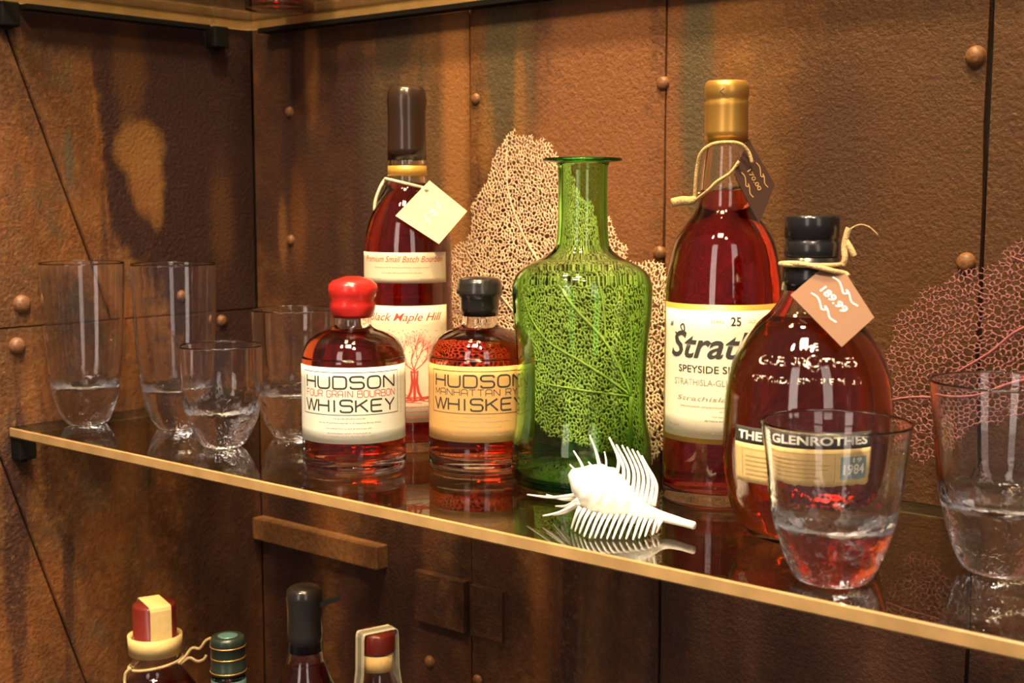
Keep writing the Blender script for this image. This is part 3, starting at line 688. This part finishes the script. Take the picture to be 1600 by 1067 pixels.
price_tag([(.7735, -.2184, .1561), (.7825, -.1992, .1706), (.797, -.1951, .1702), (.8164, -.1943, .1434), (.8065, -.2157, .1268)], 'tag_tan', 'ink_white', '189.99',
          [(neck_loop(B3, .0188, .1735, 0, phi=ph3), .0014), ([q3(-17, 8, 174), q3(-8, 17.5, 174.5), q3(2, 19.5, 173), q3(12, 18, 170.5), q3(20, 13, 168.5), q3(22, 14, 167)], .0016),
           ([q3(19, 6, 173), q3(20, 7, 178), q3(19.5, 6, 184), q3(20.5, 6, 191), q3(22, 6, 196)], .0020), ([q3(20.5, 6, 188), q3(23, 7, 184), q3(25.5, 7, 179)], .0019),
           ([q3(22, 6, 195), q3(28, 6, 198), q3(34, 6, 196.5), q3(39, 6, 192)], .0004)],
          'twine', 'tan card price tag reading 189.99 on the round bottle', (0, 4), .020, .0052)

# ------------------------------------------------------------------ sea fans
def inside(p, poly):
    x, y = p; c = False
    for i in range(len(poly)):
        x0, y0 = poly[i - 1]; x1, y1 = poly[i]
        if (y0 > y) != (y1 > y) and x < (x1 - x0) * (y - y0) / (y1 - y0) + x0: c = not c
    return c
def sea_fan(outline, origin, branches, y0, k, cell, stretch, rad, seed, mats, label, base_pts, warp):
    """lace of fused twigs: edges of a jittered cell pattern stretched along the growth direction"""
    t = empty('sea_fan', (origin[0], y0, 0.0), 0, label, 'sea fan'); o = Vector((origin[0], y0, 0))
    r = random.Random(seed); ox, oz = origin
    xs = [p[0] for p in outline]; zs = [p[1] for p in outline]
    Rm = max(math.hypot(x - ox, z - oz) for x, z in outline) + .03
    pts = []; rr_ = cell
    while rr_ < Rm:
        n = max(5, int(2 * PI * rr_ / cell))
        for i in range(n):
            a = 2 * PI * (i + r.uniform(-.42, .42)) / n; q = rr_ + r.uniform(-.5, .5) * cell * stretch
            p = (ox + q * math.cos(a), oz + q * math.sin(a))
            if min(xs) - .02 < p[0] < max(xs) + .02 and min(zs) - .02 < p[1] < max(zs) + .02: pts.append(Vector(p))
        rr_ += cell * stretch
    res = delaunay_2d_cdt(pts, [], [], 0, 1e-7); vs, tris = res[0], res[2]
    cc = []; em_ = {}
    for ti, f in enumerate(tris):
        c = (vs[f[0]] + vs[f[1]] + vs[f[2]]) / 3; cc.append(c)
        for a, b in ((f[0], f[1]), (f[1], f[2]), (f[2], f[0])): em_.setdefault((min(a, b), max(a, b)), []).append(ti)
    rag = [inside((c.x + .006 * noise.noise(Vector((c.x * 90, c.y * 90, seed))), c.y + .006 * noise.noise(Vector((c.x * 90, c.y * 90, seed + 9)))), outline) for c in cc]
    V, F = [], []
    def P3(c):
        d = warp * noise.noise(Vector((c.x * 14, c.y * 14, seed * 1.7))) + .0012 * noise.noise(Vector((c.x * 160, c.y * 160, seed)))
        return Vector((c.x, y0 + k * c.y + d, c.y)) - o
    for e, tt in em_.items():
        if len(tt) < 2: continue
        a, b = tt
        if not (rag[a] or rag[b]): continue
        p, q = P3(cc[a]), P3(cc[b])
        if (q - p).length > cell * 4: continue
        d0 = math.hypot(cc[a].x - ox, cc[a].y - oz); w_ = rad * (1.25 - .5 * min(1, d0 / Rm)) * r.uniform(.75, 1.25)
        wa = wb = w_
        if not rag[b]: q = p.lerp(q, .75); wb = w_ * .35
        if not rag[a]: p = q.lerp(p, .75); wa = w_ * .35
        t_ = (q - p); 
        if t_.length < 1e-6: continue
        t_.normalize(); s1 = t_.cross(Vector((0, 1, 0))).normalized(); s2_ = t_.cross(s1)
        n = len(V)
        for pp, ww in ((p - t_ * w_ * .5, wa), (q + t_ * w_ * .5, wb)):
            for j in range(4):
                an = PI / 4 + j * PI / 2; V.append(pp + (s1 * math.cos(an) + s2_ * math.sin(an)) * ww)
        F += [(n + j, n + (j + 1) % 4, n + 4 + (j + 1) % 4, n + 4 + j) for j in range(4)]
        F.append((n + 3, n + 2, n + 1, n)); F.append((n + 4, n + 5, n + 6, n + 7))
    tag(obj('lace', (V, F), mats[0], t), kind='stuff')
    for pts_, r0, r1 in branches:
        pp = dense([tuple(P3(Vector(q)) + Vector((0, -.0006, 0))) for q in pts_], 5); m = len(pp)
        obj('branch', tube(pp, [r0 + (r1 - r0) * i / (m - 1) for i in range(m)], 6), mats[1], t)
    pp = dense([tuple(Vector(q) - o) for q in base_pts], 4); m = len(pp)
    obj('stalk', tube(pp, [.0032 - .0012 * i / (m - 1) for i in range(m)], 8), mats[1], t)
    return t
FL = [(.328, .068), (.320, .12), (.325, .169), (.345, .181), (.345, .213), (.359, .233), (.36, .257), (.376, .273), (.401, .269), (.429, .255), (.440, .235), (.46, .219), (.493, .203), (.511, .179), (.529, .164), (.558, .16),
      (.573, .132), (.586, .048), (.584, .018), (.572, .006), (.536, .008), (.483, .011), (.423, .032), (.377, .038)]
OL = (.552, .055)
sea_fan(FL, OL, [([OL, (.515, .095), (.47, .125), (.42, .17), (.385, .215), (.375, .255)], .0016, .0005), ([OL, (.50, .075), (.44, .095), (.39, .13), (.345, .165)], .0014, .0005),
                 ([(.515, .095), (.50, .14), (.46, .18), (.43, .225)], .0011, .0004), ([OL, (.545, .10), (.53, .14)], .0012, .0004), ([OL, (.49, .055), (.43, .06), (.36, .085)], .0012, .0004)],
        -.072, .22, .0023, 2.0, .00082, 3, ('coral_cream', 'coral_cream'), 'pale cream lace sea fan behind the green bottle', [(.556, -.072, .0005), (.556, -.070, .02), (.552, -.060, .055)], .004)
FR = [(.757, .101), (.759, .128), (.768, .137), (.778, .147), (.801, .157), (.807, .163), (.824, .166), (.838, .182), (.846, .186), (.866, .199), (.90, .195), (.925, .16), (.92, .10), (.889, .075), (.841, .065), (.819, .057), (.797, .029), (.788, .029), (.777, .049), (.765, .065)]
OR_ = (.925, .100)
sea_fan(FR, OR_, [([OR_, (.885, .135), (.851, .128), (.83, .110), (.804, .092)], .0014, .0007), ([OR_, (.86, .095), (.82, .080), (.781, .076), (.763, .072)], .0014, .0006), ([(.885, .135), (.86, .165), (.84, .175)], .001, .0004)],
        -.062, .15, .0034, 1.35, .00074, 8, ('coral_mauve', 'coral_mauve_stem'), 'mauve lace sea fan at the right end behind the large tumbler', [(.935, -.062, .0005), (.934, -.058, .04), (.925, -.047, .100)], .003)

# ------------------------------------------------------------------ spiny murex shell
SO = Vector((.6553, -.2509, 0))
t = empty('murex_shell', SO, 0, 'white spiny comb shell lying in front of the green bottle', 'seashell')
sc = .000416
def sp(px, py, h=None, wv=None):
    u = (px - 935) * sc; v = (825 - py) * sc
    if h is None: h = (v + .21 * wv) / .977
    else: wv = (.977 * h - v) / .21
    return RH * u + FH * wv + UPv * max(h, .0007)
ax = [sp(890, 738, None, -.002), sp(905, 748, None, -.001), sp(922, 758, None, 0), sp(942, 770, None, .001), sp(962, 781, None, .003), sp(985, 791, None, .005), sp(1008, 799, None, .009), sp(1040, 809, .0085), sp(1076, 819, .0080)]
rad = [.0022, .0095, .0150, .0166, .0140, .0086, .0046, .0032, .0024]
pp = dense([(*p, r) for p, r in zip(ax, rad)], 8)
V, F = tube([p[:3] for p in pp], [p[3] * (1 + .03 * math.sin(i * .9)) for i, p in enumerate(pp)], 28)
cen = [Vector(p[:3]) for p in pp]
V2 = []
for i, v in enumerate(V):
    c = cen[i // 28]; d = (v - c); kk = 1 + .05 * math.cos(3 * 2 * PI * (i % 28) / 28) + .03 * noise.noise(v * 300); V2.append(c + d * kk)
obj('body_whorl', (V2, F), 'shell_white', t)
def spine(a, b, bend, r0=.0016, r1=.00055):
    m = (a + b) / 2 + bend; p = dense([tuple(a), tuple(m), tuple(b)], 5); n = len(p)
    obj('spine', tube(p, [r0 + (r1 - r0) * i / (n - 1) for i in range(n)], 6), 'shell_white', t)
up_ = [((1020, 790), (1008, 722)), ((1013, 788), (1003, 712)), ((1006, 785), (996, 705)), ((999, 783), (988, 702)), ((992, 780), (980, 699)), ((985, 777), (972, 696)), ((977, 772), (963, 695)), ((969, 768), (956, 692)), ((958, 755), (952, 684))]
for (a, b) in up_: spine(sp(*a, None, .004), sp(*b, None, -.006), RH * .0045 + FH * .002)
for a, b, r0 in (((937, 735), (920, 681), .0014), ((913, 740), (895, 705), .0012), ((903, 745), (889, 726), .001), ((925, 735), (918, 722), .0008), ((945, 735), (943, 706), .0008)): spine(sp(*a, None, .004), sp(*b, None, .002), RH * .0008, r0, .0004)
for a, b, h in (((905, 772), (825, 774), .011), ((908, 778), (856, 774), .013), ((906, 783), (849, 807), .004), ((905, 785), (866, 806), .003), ((903, 780), (870, 792), .008)): spine(sp(*a, None, .006), sp(*b, h), UPv * -.002, .0016, .0005)
lo = [((905, 792), (892, 826)), ((912, 795), (897, 829)), ((920, 797), (903, 832)), ((929, 798), (909, 836)), ((938, 798), (917, 838)), ((947, 799), (925, 838)), ((956, 799), (934, 838)), ((965, 800), (943, 839)), ((974, 801), (952, 839)), ((983, 802), (962, 839)),
      ((992, 804), (972, 839)), ((1000, 806), (982, 840)), ((1008, 808), (992, 838)), ((1016, 810), (1002, 836)), ((1024, 812), (1014, 834)), ((1031, 813), (1022, 831))]
for a, b in lo: spine(sp(*a, None, .009), sp(*b, .0008), FH * .003 + UPv * .0025)
for i in range(9):
    a = ax[3].lerp(ax[6], i / 8); spine(a, Vector((a.x, a.y, 0)) - FH * (.026 - .001 * i) - RH * .006 + UPv * .0009, UPv * .002)

# ------------------------------------------------------------------ bottles on the lowest shelf (necks in view)
ZL = -.3997
def low(z): return (z + .3997) * 1000     # world z -> mm above the lowest shelf
LB1 = (.126, -.230)
t, rf = bottle('cork_stopper_bottle', LB1, -.60, [(40, 0), (44.5, 2), (46, 7), (46, 110), (45, 130), (39, 152), (29, 168), (23.4, 176), (22.2, 186), (22, 200)], 2.8, 10, 'dark whisky bottle with paper-strapped stopper on the lowest shelf', liquid='whisky_dark', fill=168, z=ZL)
obj('stopper', lathe(MMp([(0, 200.6), (21.6, 200.6), (21.6, 206), (19.8, 207), (19.8, 236), (18.6, 239), (0, 239.5)]), 48), 'cap_redbrown', t)
obj('paper_band', lathe(MMp([(22.4, 192.5), (24.4, 192), (25.0, 209), (23.6, 209.3), (22.0, 204), (22.4, 192.5)]), 56), 'paper_straw', t)
def strap(path, half, th_):
    """paper strip: path of (a,z) in a vertical plane, extruded sideways"""
    n = len(path); V, F = [], []
    for i, (a, z) in enumerate(path):
        p0 = path[max(i - 1, 0)]; p1 = path[min(i + 1, n - 1)]; tx_, tz_ = p1[0] - p0[0], p1[1] - p0[1]; L_ = math.hypot(tx_, tz_) or 1
        nx, nz_ = -tz_ / L_ * th_, tx_ / L_ * th_
        V += [(a, -half, z), (a, half, z), (a + nx, half, z + nz_), (a + nx, -half, z + nz_)]
        if i:
            b = 4 * i
            for k_ in range(4): F.append((b - 4 + k_, b - 4 + (k_ + 1) % 4, b + (k_ + 1) % 4, b + k_))
    F.append((3, 2, 1, 0)); e = 4 * (n - 1); F.append((e, e + 1, e + 2, e + 3)); return fixn((V, F))
s_ = obj('paper_strap', strap([(.0205, .207), (.0205, .236), (.0195, .2392), (.018, .2400), (-.018, .2400), (-.0195, .2392), (-.0205, .236), (-.0205, .207)], .0098, -.0005), 'paper_straw', t, smooth=False); s_.rotation_euler = (0, 0, .28)
B4 = Vector((*LB1, 0)); ph4 = -.60; s4 = Vector((math.cos(ph4 + PI / 2), math.sin(ph4 + PI / 2), 0)); f4 = Vector((math.cos(ph4), math.sin(ph4), 0))
def q4(a, b, z): return B4 + s4 * a * mm + f4 * b * mm + UPv * (ZL + z * mm)
tw = empty('twine_tie', q4(0, 0, 186), 0, 'orange twine knotted round the paper-strapped bottle neck', 'twine'); o4 = q4(0, 0, 186)
for pts in ([q4(24.5 * math.sin(a), 24.5 * math.cos(a), 182 + 4 * math.sin(a + .5)) for a in [i * PI / 12 for i in range(25)]],
            [q4(20, 16, 184), q4(27, 14, 190), q4(33, 14, 197), q4(40, 14, 196), q4(46, 13, 203), q4(54, 12, 205)],
            [q4(22, 15, 183), q4(30, 14, 188), q4(37, 14, 184), q4(43, 14, 185), q4(46, 14, 189)],
            [q4(-22, 14, 183), q4(-27, 13, 178), q4(-28, 14, 168), q4(-24, 22, 162)]):
    obj('strand', loc_(tube(dense([tuple(p) for p in pts], 4), .0014, 8), o4), 'twine', tw)
t, rf = bottle('small_capped_bottle', (.255, -.245), -.65, [(24, 0), (27.5, 1.5), (28, 5), (28, 120), (27, 140), (22, 158), (16.5, 172), (14.6, 190), (14.2, 206)], 2.4, 8, 'dark bottle with green and gold ringed cap on the lowest shelf', liquid='whisky_dark', fill=160, z=ZL)
obj('cap', lathe(MMp([(0, 206.5), (15, 206.5), (15.4, 207.5), (15.4, 211), (14.6, 212), (14.6, 229), (15, 230), (15, 236), (13.5, 239), (10, 239.6), (9, 238.6), (0, 238.6)]), 48), 'cap_green', t)
for zz, rr2 in ((209, 15.7), (231, 15.3), (221, 14.9)): obj('gold_ring', lathe(MMp([(rr2 - .8, zz - .7), (rr2, zz - .5), (rr2, zz + .5), (rr2 - .8, zz + .7), (rr2 - .8, zz - .7)]), 48), 'gold_foil', t)
obj('top_disc', lathe(MMp([(0, 238.7), (8.6, 238.7), (8.4, 239.6), (5, 239.3), (0, 239.3)]), 40), 'foil_teal', t)
obj('neck_label', patch(rf, D(-170), D(170), .176, .202, .0003, .0003, 48, 3), 'foil_teal', t)
t, rf = bottle('wax_sealed_bottle', (.349, -.239), -.72, [(33, 0), (36.5, 1.6), (37.4, 5), (37.4, 150), (36.5, 168), (32, 192), (24.5, 214), (17, 232), (14.2, 246), (13.6, 262), (13.6, 292)], 2.6, 10, 'bottle with black wax seal and pull tab on the lowest shelf', liquid='whisky_red', fill=236, z=ZL)
waxcap(t, [(0, 293), (13.9, 293), (14.0, 247), (14.9, 246.2), (14.5, 260), (14.2, 280), (14.9, 290), (14.4, 296.5), (11.5, 299.2), (6, 300), (0, 300)], 'wax_black', .02)
obj('pull_tab', fixn(prism([(.0125, .2875), (.0290, .2925), (.0290, .2890), (.0125, .2835)], lambda a, b, d: (.004 + d, a, b), 0, .004)), 'wax_black', t, smooth=False)
t, rf = bottle('strip_sealed_bottle', (.344, -.153), -.76, [(33, 0), (36.5, 1.6), (37, 5), (37, 130), (35.5, 148), (29, 172), (19, 192), (15.2, 204), (14.4, 214), (14.4, 222)], 2.4, 10, 'bottle with red cap under a grey and white paper seal on the lowest shelf', liquid='whisky_amber', fill=186, z=ZL)
obj('cap', lathe(MMp([(0, 222.4), (15.6, 222.4), (15.8, 223), (15.8, 237), (15, 239), (0, 239.4)]), 48), 'cap_redbrown', t)
obj('neck_label', patch(rf, D(-60), D(60), .2065, .2205, .0003, .0003, 32, 2), 'paper_straw', t)
pth = [(.0215, .176), (.0172, .205), (.0166, .236), (.0158, .2392), (.0148, .2400), (-.0148, .2400), (-.0158, .2392), (-.0166, .236), (-.0172, .205), (-.0215, .176)]
s_ = obj('paper_seal', strap(pth, .0075, -.0005), 'paper_white', t, smooth=False); s_.rotation_euler = (0, 0, D(-62))
g_ = obj('seal_stripe', strap([(a + (.0004 if a > 0 else -.0004), z + .0004) for a, z in pth], .0032, -.0003), 'strip_grey', s_, smooth=False)

# bottle whose base shows through the upper shelf
t, rf = bottle('upper_shelf_bottle', (.118, -.060), -.6, [(30, 0), (33.5, 1.6), (34, 5), (34, 120), (31, 140), (21, 158), (14, 172), (13.4, 200), (13.4, 215)], 2.6, 10, 'dark bottle base seen through the upper glass shelf', liquid='whisky_dark', fill=160, z=.4018)
obj('cap', lathe(MMp([(0, 215.4), (13.8, 215.4), (14.4, 216), (14.4, 238), (13.4, 240), (0, 240.2)]), 40), 'cap_black', t)
